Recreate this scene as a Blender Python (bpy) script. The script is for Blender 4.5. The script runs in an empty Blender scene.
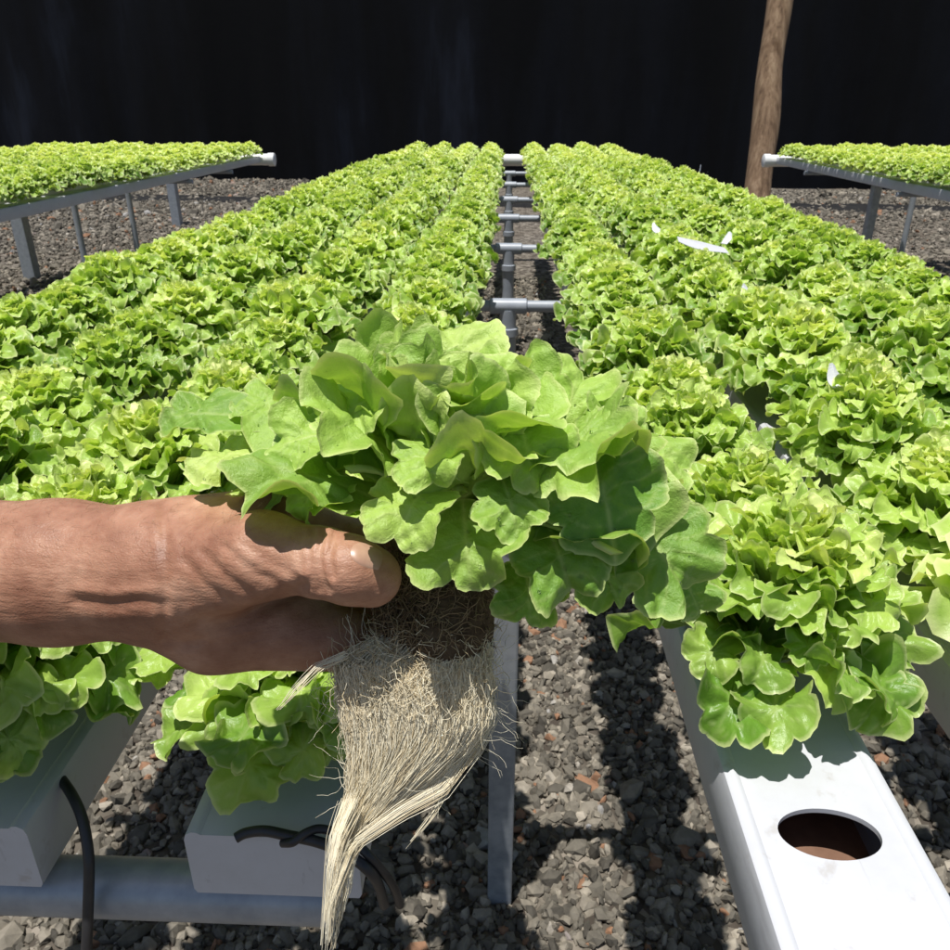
import bpy, math, random
import numpy as np
from mathutils import Vector, Matrix

SC = bpy.context.scene
COL = SC.collection
R_ = math.radians

# ------------------------------------------------------------------ camera
F_PX, CX, CY = 800.0, 475.0, 475.0           # focal length in the photo's pixels (950 px wide)
PITCH = math.atan(370.0 / F_PX)
YAW = math.atan(34.5 / F_PX * math.cos(PITCH))
CAM_Z = 1.46
cam_data = bpy.data.cameras.new('camera')
cam = bpy.data.objects.new('camera', cam_data)
COL.objects.link(cam)
cam.location = (0, 0, CAM_Z)
cam.rotation_euler = (math.pi / 2 - PITCH, 0, YAW)
cam_data.sensor_width = 36
cam_data.lens = 36 * F_PX / 950.0
cam_data.clip_start = 0.01
cam_data.clip_end = 500
SC.camera = cam
cam_data.dof.use_dof = True
cam_data.dof.focus_distance = 0.42
cam_data.dof.aperture_fstop = 45.0
CM = np.array(cam.rotation_euler.to_matrix())
CP = np.array([0, 0, CAM_Z])

# ------------------------------------------------------------------ light
SUN_EL, SUN_AZ = R_(78.5), R_(-36)   # azimuth: from behind the camera, slightly from the left
sdir = np.array([math.sin(SUN_AZ) * math.cos(SUN_EL), -math.cos(SUN_AZ) * math.cos(SUN_EL), math.sin(SUN_EL)])
w = bpy.data.worlds.new('World'); SC.world = w; w.use_nodes = True
nt = w.node_tree
sky = nt.nodes.new('ShaderNodeTexSky'); sky.sky_type = 'NISHITA'; sky.sun_disc = False
sky.sun_elevation = SUN_EL
sky.sun_rotation = math.atan2(sdir[0], sdir[1])
bg = nt.nodes['Background']; bg.inputs[1].default_value = 0.068
nt.links.new(sky.outputs[0], bg.inputs[0])
sl = bpy.data.lights.new('sun', 'SUN'); sl.energy = 4.9; sl.angle = R_(0.53); sl.color = (1, 0.965, 0.91)
so = bpy.data.objects.new('sun', sl); COL.objects.link(so)
so.rotation_euler = Vector(sdir).to_track_quat('Z', 'Y').to_euler()
so.location = (-3, -5, 12)
SC.view_settings.view_transform = 'Standard'; SC.view_settings.look = 'None'
SC.view_settings.gamma = 1; SC.view_settings.use_curve_mapping = False
SC.view_settings.exposure = 0.22
SC.render.engine = 'CYCLES'
SC.cycles.max_bounces = 8
SC.cycles.transparent_max_bounces = 8

# ------------------------------------------------------------------ helpers
def P(px, py, depth):
    """world point seen at photo pixel (px,py), depth metres along the lens axis"""
    c = np.array([(px - CX) / F_PX * depth, -(py - CY) / F_PX * depth, -depth])
    return CP + CM @ c
def on_plane(px, py, z):
    d = CM @ np.array([(px - CX) / F_PX, -(py - CY) / F_PX, -1.0])
    return CP + d * ((z - CAM_Z) / d[2])
def project(p):
    c = CM.T @ (np.asarray(p) - CP)
    return CX + F_PX * c[0] / -c[2], CY - F_PX * c[1] / -c[2], -c[2]

def tag(o, label=None, cat=None, group=None, kind=None):
    if label: o['label'] = label
    if cat: o['category'] = cat
    if group: o['group'] = group
    if kind: o['kind'] = kind
    return o
def mesh_np(name, V, Fq, smooth=True):
    me = bpy.data.meshes.new(name)
    V = np.asarray(V, np.float32); Fq = np.asarray(Fq, np.int32)
    n, k = Fq.shape
    me.vertices.add(len(V)); me.vertices.foreach_set('co', V.ravel())
    me.loops.add(n * k); me.loops.foreach_set('vertex_index', Fq.ravel())
    me.polygons.add(n)
    me.polygons.foreach_set('loop_start', np.arange(0, n * k, k, dtype=np.int32))
    me.polygons.foreach_set('loop_total', np.full(n, k, dtype=np.int32))
    me.polygons.foreach_set('use_smooth', np.full(n, smooth))
    me.update(calc_edges=True); me.validate()
    return me
def link(name, me, m=None, parent=None):
    o = bpy.data.objects.new(name, me)
    COL.objects.link(o)
    if m is not None and me is not None and not me.materials: me.materials.append(m)
    if parent is not None: o.parent = parent
    return o
def empty(name, loc=(0, 0, 0)):
    o = bpy.data.objects.new(name, None); COL.objects.link(o); o.location = loc
    o.empty_display_size = 0.1
    return o
class MB:
    def __init__(s): s.v = []; s.f = []
    def add(s, vs, fs):
        b = len(s.v); s.v += [tuple(map(float, p)) for p in vs]; s.f += [tuple(i + b for i in f) for f in fs]
    def box(s, x0, x1, y0, y1, z0, z1):
        s.add([(x, y, z) for z in (z0, z1) for y in (y0, y1) for x in (x0, x1)],
              [(0, 2, 3, 1), (4, 5, 7, 6), (0, 1, 5, 4), (2, 6, 7, 3), (0, 4, 6, 2), (1, 3, 7, 5)])
    def tube(s, pts, r, n=12, caps=True):
        pts = [np.asarray(p, float) for p in pts]; m = len(pts)
        rr = r if hasattr(r, '__len__') else [r] * m
        t0 = pts[1] - pts[0]; t0 /= np.linalg.norm(t0)
        a = np.cross(t0, [0, 0, 1.0])
        if np.linalg.norm(a) < 1e-3: a = np.cross(t0, [0, 1.0, 0])
        a /= np.linalg.norm(a); vs = []
        for i in range(m):
            t = pts[min(i + 1, m - 1)] - pts[max(i - 1, 0)]; t /= np.linalg.norm(t)
            a = a - t * np.dot(a, t); a /= np.linalg.norm(a); b = np.cross(t, a)
            for k in range(n):
                q = 2 * math.pi * k / n
                vs.append(pts[i] + rr[i] * (math.cos(q) * a + math.sin(q) * b))
        fs = [(i * n + k, i * n + (k + 1) % n, (i + 1) * n + (k + 1) % n, (i + 1) * n + k) for i in range(m - 1) for k in range(n)]
        if caps:
            fs.append(tuple(range(n))[::-1]); fs.append(tuple(range((m - 1) * n, m * n)))
        s.add(vs, fs)
    def build(s, name, m, parent=None, smooth=False, bevel=0, seg=2):
        me = bpy.data.meshes.new(name); me.from_pydata(s.v, [], s.f); me.update()
        o = link(name, me, m, parent)
        if smooth:
            for p in me.polygons: p.use_smooth = True
            me.set_sharp_from_angle(angle=R_(40))
        if bevel:
            b = o.modifiers.new('bevel', 'BEVEL'); b.width = bevel; b.segments = seg; b.limit_method = 'ANGLE'
        return o

def mat(name, col=(.5, .5, .5), rough=.5, spec=.5, metal=0):
    m = bpy.data.materials.new(name); m.use_nodes = True
    b = m.node_tree.nodes['Principled BSDF']
    b.inputs['Base Color'].default_value = (*col, 1); b.inputs['Roughness'].default_value = rough
    b.inputs['Specular IOR Level'].default_value = spec; b.inputs['Metallic'].default_value = metal
    return m
def N(m, typ, **kw):
    n = m.node_tree.nodes.new(typ)
    for k, v in kw.items():
        if k in n.inputs: n.inputs[k].default_value = v
        else: setattr(n, k, v)
    return n
def L(m, a, b): m.node_tree.links.new(a, b)
def bsdf(m): return m.node_tree.nodes['Principled BSDF']
def ramp(m, fac, stops):
    r = N(m, 'ShaderNodeValToRGB'); e = r.color_ramp.elements
    while len(e) < len(stops): e.new(.5)
    for i, (p, c) in enumerate(stops): e[i].position = p; e[i].color = (*c, 1)
    L(m, fac, r.inputs[0]); return r
def mixc(m, fac, a, b, blend='MIX'):
    x = N(m, 'ShaderNodeMix'); x.data_type = 'RGBA'; x.blend_type = blend
    for s, v in ((0, fac), (6, a), (7, b)):
        if hasattr(v, 'is_linked'): L(m, v, x.inputs[s])
        else: x.inputs[s].default_value = v if s == 0 else (*v, 1)
    return x.outputs[2]
def noise(m, scale, detail=4, rough=.55, coord='Object', vec=None):
    n = N(m, 'ShaderNodeTexNoise'); n.inputs['Scale'].default_value = scale
    n.inputs['Detail'].default_value = detail; n.inputs['Roughness'].default_value = rough
    if vec is None:
        t = N(m, 'ShaderNodeTexCoord'); vec = t.outputs[coord]
    L(m, vec, n.inputs['Vector']); return n
def bump(m, h, strength, dist, normal=None):
    b = N(m, 'ShaderNodeBump'); b.inputs['Strength'].default_value = strength; b.inputs['Distance'].default_value = dist
    L(m, h, b.inputs['Height'])
    if normal is not None: L(m, normal, b.inputs['Normal'])
    L(m, b.outputs[0], bsdf(m).inputs['Normal']); return b

# ------------------------------------------------------------------ materials
def m_leaf(name, dark, mid, light, transl=.32, bscale=60, bdist=.0015):
    m = mat(name, mid, .38, .5); nt = m.node_tree
    at = N(m, 'ShaderNodeAttribute'); at.attribute_name = 'tone'
    oi = N(m, 'ShaderNodeObjectInfo')
    n1 = noise(m, bscale * .5, 3)
    a = N(m, 'ShaderNodeMath', operation='MULTIPLY_ADD'); L(m, n1.outputs[0], a.inputs[0]); a.inputs[1].default_value = .35
    L(m, at.outputs['Fac'], a.inputs[2])
    b = N(m, 'ShaderNodeMath', operation='MULTIPLY_ADD'); L(m, oi.outputs['Random'], b.inputs[0]); b.inputs[1].default_value = .22
    L(m, a.outputs[0], b.inputs[2])
    c = N(m, 'ShaderNodeMath', operation='SUBTRACT'); L(m, b.outputs[0], c.inputs[0]); c.inputs[1].default_value = .28
    r = ramp(m, c.outputs[0], [(0, dark), (.5, mid), (1, light)])
    # pale midrib and side veins: the vein attribute runs with the leaf
    av = N(m, 'ShaderNodeAttribute'); av.attribute_name = 'vein'
    col = mixc(m, av.outputs['Fac'], r.outputs[0], (min(1, light[0] * 1.25), min(1, light[1] * 1.15), light[2] * 1.6))
    L(m, col, bsdf(m).inputs['Base Color'])
    tr = N(m, 'ShaderNodeBsdfTranslucent')
    tc = mixc(m, 1.0, col, (1.0, 1.0, .45), 'MULTIPLY'); L(m, tc, tr.inputs['Color'])
    mx = N(m, 'ShaderNodeMixShader'); mx.inputs[0].default_value = transl
    L(m, bsdf(m).outputs[0], mx.inputs[1]); L(m, tr.outputs[0], mx.inputs[2])
    L(m, mx.outputs[0], nt.nodes['Material Output'].inputs['Surface'])
    n2 = noise(m, bscale, 5, .68)
    add = N(m, 'ShaderNodeMath', operation='SUBTRACT'); L(m, n2.outputs[0], add.inputs[0]); L(m, av.outputs['Fac'], add.inputs[1])
    bump(m, add.outputs[0], .8, bdist)
    return m
M_LEAF = m_leaf('lettuce leaf', (.16, .33, .035), (.51, .70, .14), (.82, .89, .36), .40, 70, .002)
M_HERO = m_leaf('harvested lettuce leaf', (.15, .32, .038), (.43, .63, .115), (.74, .84, .29), .33, 240, .0016)

def m_white():
    m = mat('white channel plastic', (.6, .61, .65), .42, .35)
    t = N(m, 'ShaderNodeTexCoord')
    n = noise(m, 9, 6, .7); r = ramp(m, n.outputs[0], [(.2, (.45, .455, .47)), (.5, (.52, .53, .565)), (1, (.56, .565, .59))])
    n2 = noise(m, 34, 5, .65); r2 = ramp(m, n2.outputs[0], [(.60, (1, 1, 1)), (.70, (.72, .66, .58))])
    mp = N(m, 'ShaderNodeMapping'); L(m, t.outputs['Object'], mp.inputs[0]); mp.inputs['Scale'].default_value = (90, 5, 30); mp.inputs['Rotation'].default_value = (0, 0, R_(12))
    n3 = noise(m, 1.0, 5, .7, vec=mp.outputs[0]); r3 = ramp(m, n3.outputs[0], [(.64, (1, 1, 1)), (.70, (.80, .79, .78))])
    c = mixc(m, .55, r.outputs[0], r2.outputs[0], 'MULTIPLY'); c = mixc(m, .6, c, r3.outputs[0], 'MULTIPLY')
    L(m, c, bsdf(m).inputs['Base Color']); bump(m, n.outputs[0], .12, .004)
    return m
M_WHITE = m_white()
def m_simple(name, c1, c2, scale, rough, spec=.5, metal=0, bs=0, bd=.001):
    m = mat(name, c1, rough, spec, metal)
    n = noise(m, scale, 5, .6); r = ramp(m, n.outputs[0], [(.3, c1), (.7, c2)])
    L(m, r.outputs[0], bsdf(m).inputs['Base Color'])
    if bs: bump(m, noise(m, bs, 4).outputs[0], .5, bd)
    return m
M_PVC = m_simple('grey pvc pipe', (.26, .29, .34), (.34, .37, .42), 20, .4)
M_GALV = m_simple('galvanised steel', (.26, .29, .33), (.40, .43, .47), 35, .42, .5, .35)
M_PIPEW = m_simple('white pvc pipe', (.72, .73, .74), (.8, .8, .8), 14, .35)
M_HOSE = m_simple('black hose rubber', (.012, .012, .014), (.03, .03, .033), 40, .45)
M_STAIN = m_simple('stained channel bed', (.13, .065, .04), (.20, .11, .07), 40, .6)
def m_cloth():
    m = mat('black shade cloth', (.012, .014, .02), .85, .15)
    t = N(m, 'ShaderNodeTexCoord')
    mp = N(m, 'ShaderNodeMapping'); L(m, t.outputs['Object'], mp.inputs[0]); mp.inputs['Scale'].default_value = (.6, 1, .12)
    n = noise(m, 1.3, 5, .6, vec=mp.outputs[0]); r = ramp(m, n.outputs[0], [(.4, (.0008, .0012, .0022)), (.56, (.0025, .0035, .0065)), (.72, (.012, .016, .027))])
    L(m, r.outputs[0], bsdf(m).inputs['Base Color'])
    bump(m, noise(m, 3, 5).outputs[0], .08, .05)
    return m
M_CLOTH = m_cloth()
def m_wood():
    m = mat('weathered timber', (.2, .13, .08), .8, .2)
    t = N(m, 'ShaderNodeTexCoord'); mp = N(m, 'ShaderNodeMapping'); L(m, t.outputs['Object'], mp.inputs[0]); mp.inputs['Scale'].default_value = (9, 9, .6)
    n = noise(m, 2.2, 7, .65, vec=mp.outputs[0])
    r = ramp(m, n.outputs[0], [(.3, (.075, .045, .027)), (.5, (.20, .13, .08)), (.72, (.32, .23, .15))])
    k = noise(m, 2.3, 3); rk = ramp(m, k.outputs[0], [(.62, (1, 1, 1)), (.72, (.35, .28, .22))])
    L(m, mixc(m, 1.0, r.outputs[0], rk.outputs[0], 'MULTIPLY'), bsdf(m).inputs['Base Color']); bump(m, n.outputs[0], .8, .02)
    return m
M_WOOD = m_wood()
def m_ground():
    m = mat('gravel ground', (.2, .19, .17), .9, .15)
    t = N(m, 'ShaderNodeTexCoord')
    v = N(m, 'ShaderNodeTexVoronoi'); v.inputs['Scale'].default_value = 26; L(m, t.outputs['Object'], v.inputs['Vector'])
    sep = N(m, 'ShaderNodeSeparateColor'); L(m, v.outputs['Color'], sep.inputs[0])
    r = ramp(m, sep.outputs[0], [(0, (.06, .05, .042)), (.4, (.13, .115, .095)), (.75, (.20, .18, .15)), (1, (.29, .26, .22))])
    big = noise(m, .8, 4); rb = ramp(m, big.outputs[0], [(.3, (.78, .74, .7)), (.7, (1, 1, 1))])
    L(m, mixc(m, 1.0, r.outputs[0], rb.outputs[0], 'MULTIPLY'), bsdf(m).inputs['Base Color'])
    bump(m, v.outputs['Distance'], 1.0, -.03)
    return m
M_GROUND = m_ground()
def m_stone():
    m = mat('gravel stone', (.2, .19, .17), .85, .25)
    at = N(m, 'ShaderNodeAttribute'); at.attribute_name = 'tone'
    r = ramp(m, at.outputs['Fac'], [(0, (.05, .045, .037)), (.35, (.13, .117, .095)), (.7, (.225, .20, .16)), (.9, (.36, .32, .26)), (.955, (.30, .30, .30)), (1, (.27, .15, .09))])
    n = noise(m, 60, 4); rn = ramp(m, n.outputs[0], [(.3, (.75, .75, .75)), (.7, (1.1, 1.1, 1.1))])
    L(m, mixc(m, 1.0, r.outputs[0], rn.outputs[0], 'MULTIPLY'), bsdf(m).inputs['Base Color'])
    bump(m, noise(m, 130, 3).outputs[0], .5, .002)
    return m
M_STONE = m_stone()
M_SHADOW = m_simple('black shadow band', (.008, .008, .009), (.02, .02, .02), 6, .9, .2, 0, 30, .01)

# ------------------------------------------------------------------ ground
def ground():
    mb = MB(); S = 220
    mb.add([(-S, -S, 0), (S, -S, 0), (S, S, 0), (-S, S, 0)], [(0, 1, 2, 3)])
    tag(mb.build('ground', M_GROUND), kind='structure')
ground()

def ico_stone():
    import bmesh
    bm = bmesh.new(); bmesh.ops.create_icosphere(bm, subdivisions=1, radius=1)
    bmesh.ops.subdivide_edges(bm, edges=bm.edges[:], cuts=0)
    V = np.array([v.co[:] for v in bm.verts]); Fc = np.array([[v.index for v in f.verts] for f in bm.faces]); bm.free()
    return V, Fc
def gravel():
    rng = np.random.default_rng(5)
    V0, F0 = ico_stone(); nv = len(V0)
    regs = []   # (x0,x1,y0,y1,count,size)
    regs.append((-1.1, .9, .55, 2.6, 24000, .0125))
    regs.append((-.35, .35, 2.6, 7.5, 6000, .017))
    regs.append((-4.6, -1.0, 3.5, 12, 12000, .022))
    regs.append((1.0, 6.5, 4.5, 12, 10000, .022))
    regs.append((-9, -4.6, 5, 12, 9000, .026)); regs.append((-9, -1.0, 12, 18, 12000, .032)); regs.append((1.0, 10, 12, 16, 10000, .032))
    regs.append((.9, 2.4, .25, 3.2, 12000, .016)); regs.append((-2.2, -1.1, .5, 3.5, 9000, .016))
    xs, ss = [], []
    for x0, x1, y0, y1, n, s in regs:
        xs.append(np.c_[rng.uniform(x0, x1, n), rng.uniform(y0, y1, n), rng.uniform(-.2, .9, n) * s * .7]); ss.append(s * np.exp(rng.normal(-.1, .38, n)))
    C = np.concatenate(xs); S = np.concatenate(ss); n = len(C)
    ax = rng.normal(0, 1, (n, 3, 3)); q, _ = np.linalg.qr(ax)
    sc = np.stack([rng.uniform(.75, 1.35, n), rng.uniform(.6, 1.05, n), rng.uniform(.4, .8, n)], 1) * S[:, None]
    jit = 1 + rng.uniform(-.28, .28, (n, nv, 1))
    V = np.einsum('nij,nvj->nvi', q, V0[None] * jit * sc[:, None, :]) + C[:, None, :]
    Fc = (F0[None] + (np.arange(n) * nv)[:, None, None]).reshape(-1, 3)
    me = mesh_np('gravel', V.reshape(-1, 3), Fc, smooth=False)
    a = me.attributes.new('tone', 'FLOAT', 'POINT'); t = rng.beta(2.0, 2.2, n); t[rng.random(n) < .03] = 1.0
    a.data.foreach_set('value', np.repeat(t, nv).astype(np.float32))
    tag(link('gravel', me, M_STONE), 'loose grey and brown crushed stone gravel under the growing beds', 'gravel', kind='stuff')
gravel()

# ------------------------------------------------------------------ shade cloth, stand-in shadow strip and timber pole at the back
def shade_cloth():
    A, B = np.array([-32, 21.2]), np.array([32, 13.2]); n = 320; k = 16; H = 4.6
    rng = np.random.default_rng(2); V, Fq = [], []
    d = (B - A) / np.linalg.norm(B - A); nn = np.array([-d[1], d[0]])
    ph = rng.uniform(0, 6.28, 6)
    for side in (0, 1):
        for i in range(n + 1):
            u = i / n * 64.5
            for j in range(k + 1):
                v = j / k
                off = .07 * math.sin(u * 2.1 + ph[0]) + .05 * math.sin(u * 4.7 + ph[1] + v * 2) + .03 * math.sin(u * 9 + ph[2] - v * 3) * (1 - v)
                p = A + d * u + nn * (off * (1 - .6 * v) + .012 * side)
                V.append((p[0], p[1], v * H + .015 * math.sin(u * 3 + ph[3])))
    m1 = (n + 1) * (k + 1); ix = lambda s, i, j: s * m1 + i * (k + 1) + j
    for i in range(n):
        for j in range(k):
            Fq.append((ix(0, i, j), ix(0, i + 1, j), ix(0, i + 1, j + 1), ix(0, i, j + 1)))
            Fq.append((ix(1, i, j), ix(1, i, j + 1), ix(1, i + 1, j + 1), ix(1, i + 1, j)))
        Fq.append((ix(0, i, k), ix(0, i + 1, k), ix(1, i + 1, k), ix(1, i, k)))
    root = empty('shade_cloth_fence', (0, 17.2, 0)); root.location = (0, 0, 0)
    link('cloth', mesh_np('cloth', V, Fq), M_CLOTH, root)
    for pxa, pxb in ((714, 699), (724, 707)):
        a, b = [P(q, yy, 15.6) for q, yy in ((pxa, 20), (pxb, 172))]
        mb = MB(); mb.tube([a + (b - a) * t + np.array([.03 * math.sin(9 * t), 0, 0]) for t in np.linspace(0, 1, 14)], .008, 6); mb.build('cord', M_PVC, root, True)
    for u in range(4, 64, 7):
        mb = MB(); p = A + d * u + nn * .35; mb.tube([(p[0], p[1], 0), (p[0], p[1], H + .1)], .09, 12); mb.build('post', M_WOOD, root, True)
    tag(root, 'tall black shade cloth fence closing off the far end of the gravel yard', 'shade cloth')
shade_cloth()
def shadow_band():  # near-black strip added on the gravel in place of a cast shadow band
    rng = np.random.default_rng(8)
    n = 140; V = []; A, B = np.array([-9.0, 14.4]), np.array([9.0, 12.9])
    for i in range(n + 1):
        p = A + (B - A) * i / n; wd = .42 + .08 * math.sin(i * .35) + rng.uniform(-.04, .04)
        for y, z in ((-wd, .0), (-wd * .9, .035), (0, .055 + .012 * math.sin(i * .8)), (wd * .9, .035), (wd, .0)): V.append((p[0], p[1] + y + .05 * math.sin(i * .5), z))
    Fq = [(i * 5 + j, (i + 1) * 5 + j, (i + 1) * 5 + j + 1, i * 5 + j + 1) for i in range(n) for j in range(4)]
    tag(link('shadow_band', mesh_np('shadow_band', V, Fq), M_SHADOW), 'narrow black strip standing in for shadow on gravel in front of the shade cloth', 'shadow band')
shadow_band()
def timber_pole():
    a = P(751, 230, 9.2); top = P(771, 75, 9.0); d = (top - a) / (top[2] - a[2])
    base = a + d * (0 - a[2]); n = 26; pts, rr = [], []
    for i in range(n + 1):
        z = 4.4 * i / n; p = base + d * z; p[0] += .018 * math.sin(z * 2.3) + .008 * math.sin(z * 6); pts.append(p - np.array([base[0], base[1], 0])); rr.append(.158 - .009 * z + .008 * math.sin(z * 5 + 1))
    mb = MB(); mb.tube(pts, rr, 24)
    o = mb.build('timber_pole', M_WOOD, None, True); o.location = (base[0], base[1], 0)
    tag(o, 'round weathered timber pole standing behind the right bed in front of the black cloth', 'pole')
timber_pole()

# ------------------------------------------------------------------ growing beds
TOP = 1.01                      # channel top height
CH_H, CH_W = .06, .06           # channel depth, half width
X_LEFT = [-.155, -.385, -.615, -.845]
X_RIGHT = [.227, .457, .687, .917]
X_LBED = [-2.48, -2.71, -2.94, -3.17, -3.55, -3.78, -4.01, -4.24]
X_RBED = [2.61, 2.84, 3.07, 3.30, 3.68, 3.91, 4.14, 4.37]
END_Y = 8.3
ROWS_L = ['next to the centre gap', 'second from the centre gap', 'third from the centre gap', 'outermost']

def channel(x, y0, y1, holes, label, group):
    o = empty('channel', (x, y0, TOP - CH_H)); mb = MB()
    prof = [(-.052, -CH_H), (-.058, -CH_H), (-.06, -CH_H + .004), (-.06, -.008), (-.0585, -.003), (-.054, -.0003), (-.0505, -.0007), (-.048, -.0025)]
    prof = prof + [(-a, b) for a, b in prof[::-1]]
    k = len(prof); Ln = y1 - y0
    ys = [0, Ln]
    for side, rng_ in (('l', range(0, 7)), ('r', range(8, 15))):
        vs = [(prof[i][0], y, prof[i][1] + CH_H) for y in ys for i in (list(rng_) + [rng_[-1] + 1])]
        m = len(vs) // 2
        mb.add(vs, [(i, i + 1, m + i + 1, m + i) for i in range(m - 1)])
    zt = CH_H - .0025
    # ends and underside
    mb.add([(p[0], 0, p[1] + CH_H) for p in prof], [tuple(range(k))])
    mb.add([(p[0], Ln, p[1] + CH_H) for p in prof], [tuple(range(k))[::-1]])
    mb.add([(-.052, 0, 0), (.052, 0, 0), (.052, Ln, 0), (-.052, Ln, 0)], [(0, 3, 2, 1)])
    # top strip, with round planting holes where no plant covers it
    cur = 0; hw = .048
    for h in sorted(holes):
        c = h - y0; a, b = c - hw, c + hw
        mb.add([(-hw, cur, zt), (hw, cur, zt), (hw, a, zt), (-hw, a, zt)], [(0, 1, 2, 3)])
        n = 48; hx, hy = .0345, .0215; ring, sq, low = [], [], []
        for i in range(n):
            q = 2 * math.pi * i / n; cx, sy = math.cos(q), math.sin(q); s = 1 / max(abs(cx), abs(sy))
            ring.append((hx * cx, c + hy * sy, zt)); sq.append((hw * cx * s, c + hw * sy * s, zt)); low.append((hx * cx, c + hy * sy, zt - .004))
        mb.add(ring + sq + low, [(i, n + i, n + (i + 1) % n, (i + 1) % n) for i in range(n)] + [(i, (i + 1) % n, 2 * n + (i + 1) % n, 2 * n + i) for i in range(n)])
        cur = b
    mb.add([(-hw, cur, zt), (hw, cur, zt), (hw, Ln, zt), (-hw, Ln, zt)], [(0, 1, 2, 3)])
    mb.build('channel_body', M_WHITE, o, True)
    if holes:
        for h in holes:
            s = MB(); c = h - y0
            s.add([(-.045, c - .06, .012), (.045, c - .06, .012), (.045, c + .06, .012), (-.045, c + .06, .012)], [(0, 1, 2, 3)])
            s.build('channel_floor', M_STAIN, o)
    tag(o, label, 'hydroponic channel', group)
    return o
GAP_R3 = [2.60, 2.76]
for i, x in enumerate(X_LEFT):
    lab = 'white channel of the left half bed, ' + ['bare end with black hose on it', 'second row from the gap', 'third row from the gap', 'outermost row'][i]
    channel(x, .385, END_Y, [], lab, 'white growing channels')
for i, x in enumerate(X_RIGHT):
    lab = 'white channel of the right half bed, ' + ['bare end with open round hole', 'second row from the gap', 'third row, bare spot midway', 'outermost row'][i]
    channel(x, .16, END_Y, [[.403], [.403], [.403] + GAP_R3, [.403]][i], lab, 'white growing channels')
for i, x in enumerate(X_LBED):
    channel(x, 1.6, END_Y, [], 'white channel in the separate left bed, %s row from its near side' % ['first', 'second', 'third', 'fourth', 'fifth', 'sixth', 'seventh', 'eighth'][i], 'white growing channels')
for i, x in enumerate(X_RBED):
    channel(x, 1.6, END_Y, [], 'white channel in the separate right bed, %s row from its near side' % ['first', 'second', 'third', 'fourth', 'fifth', 'sixth', 'seventh', 'eighth'][i], 'white growing channels')

BAR_Z = TOP - CH_H - .0185
BAR_R = .0165
def bed_frame(x0, x1, xc, ys, label, edge_posts=(), square_at=(), front=None):
    root = empty('bed_frame', ((x0 + x1) / 2, 0, 0)); ox = (x0 + x1) / 2
    for y in ys:
        galv = y in square_at
        mb = MB(); mb.tube([(x0 - ox, y, BAR_Z), (x1 - ox, y, BAR_Z)], BAR_R + (.002 if galv else 0), 20)
        bar = mb.build('crossbar', M_GALV if galv else M_PVC, root, True)
        mb = MB()
        mb.tube([(xc - ox - .055, y, BAR_Z), (xc - ox - .052, y, BAR_Z), (xc - ox - .045, y, BAR_Z), (xc - ox + .045, y, BAR_Z), (xc - ox + .052, y, BAR_Z), (xc - ox + .055, y, BAR_Z)], [.0175, .0225, .0225, .0225, .0225, .0175], 20)
        mb.tube([(xc - ox, y, BAR_Z - .010), (xc - ox, y, BAR_Z - .062), (xc - ox, y, BAR_Z - .064), (xc - ox, y, BAR_Z - .085), (xc - ox, y, BAR_Z - .087)], [.024, .024, .0305, .0305, .027], 20)
        mb.build('tee_fitting', M_PVC, bar, True)
        mb = MB()
        if galv or y < 1.5:
            mb.box(xc - ox - .024, xc - ox + .024, y - .024, y + .024, 0, BAR_Z - .07)
            mb.build('post', M_GALV, root, bevel=.004)
        else:
            mb.tube([(xc - ox, y, 0), (xc - ox, y, BAR_Z - .07)], .024, 20); mb.build('post', M_PVC, root, True)
    if front:
        xa, xb, y = front
        mb = MB(); mb.tube([(xa - ox, y, BAR_Z - .008), (xb - ox, y, BAR_Z - .008)], .0215, 24); mb.build('crossbar', M_GALV, root, True)
        mb = MB(); mb.box(xa + .25 - ox, xa + .298 - ox, y - .024, y + .024, 0, BAR_Z - .012); mb.build('post', M_GALV, root, bevel=.004)
    for (x, y, hw) in edge_posts:
        mb = MB(); mb.box(x - ox - hw, x - ox + hw, y - hw, y + hw, 0, BAR_Z + .012); mb.build('post', M_GALV, root, bevel=.006)
    tag(root, label, 'bed frame', 'grey pipe frames under the beds')
    return root
bed_frame(-.98, 1.06, .006, [1.12, 2.31, 3.33, 4.28, 5.16, 6.18, 7.25], 'grey pipe frame with centre posts carrying the large middle bed', square_at=(1.12,), front=(-.98, -.12, .407))
def x_at(px, X, Hz):      # Y of a point on the line x=X, height Hz, seen in photo column px
    lo, hi = 1.0, 30.0
    for _ in range(60):
        m = (lo + hi) / 2; u = project((X, m, Hz))[0]
        if (u < px) == (X < 0): lo = m
        else: hi = m
    return lo
XE = -4.38
bed_frame(-4.42, -2.40, -3.36, [x_at(78, -3.36, .6), x_at(131, -3.36, .6)], 'grey post frame carrying the separate bed at far left',
          edge_posts=[(XE, x_at(172, XE, .5), .055), (XE, x_at(20, XE, .5), .055)])
bed_frame(2.53, 4.47, 3.49, [2.4, 4.0, 5.6, 7.4], 'grey post frame carrying the separate bed at far right', edge_posts=[(2.63, x_at(873, 2.63, .8), .03)])

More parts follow.
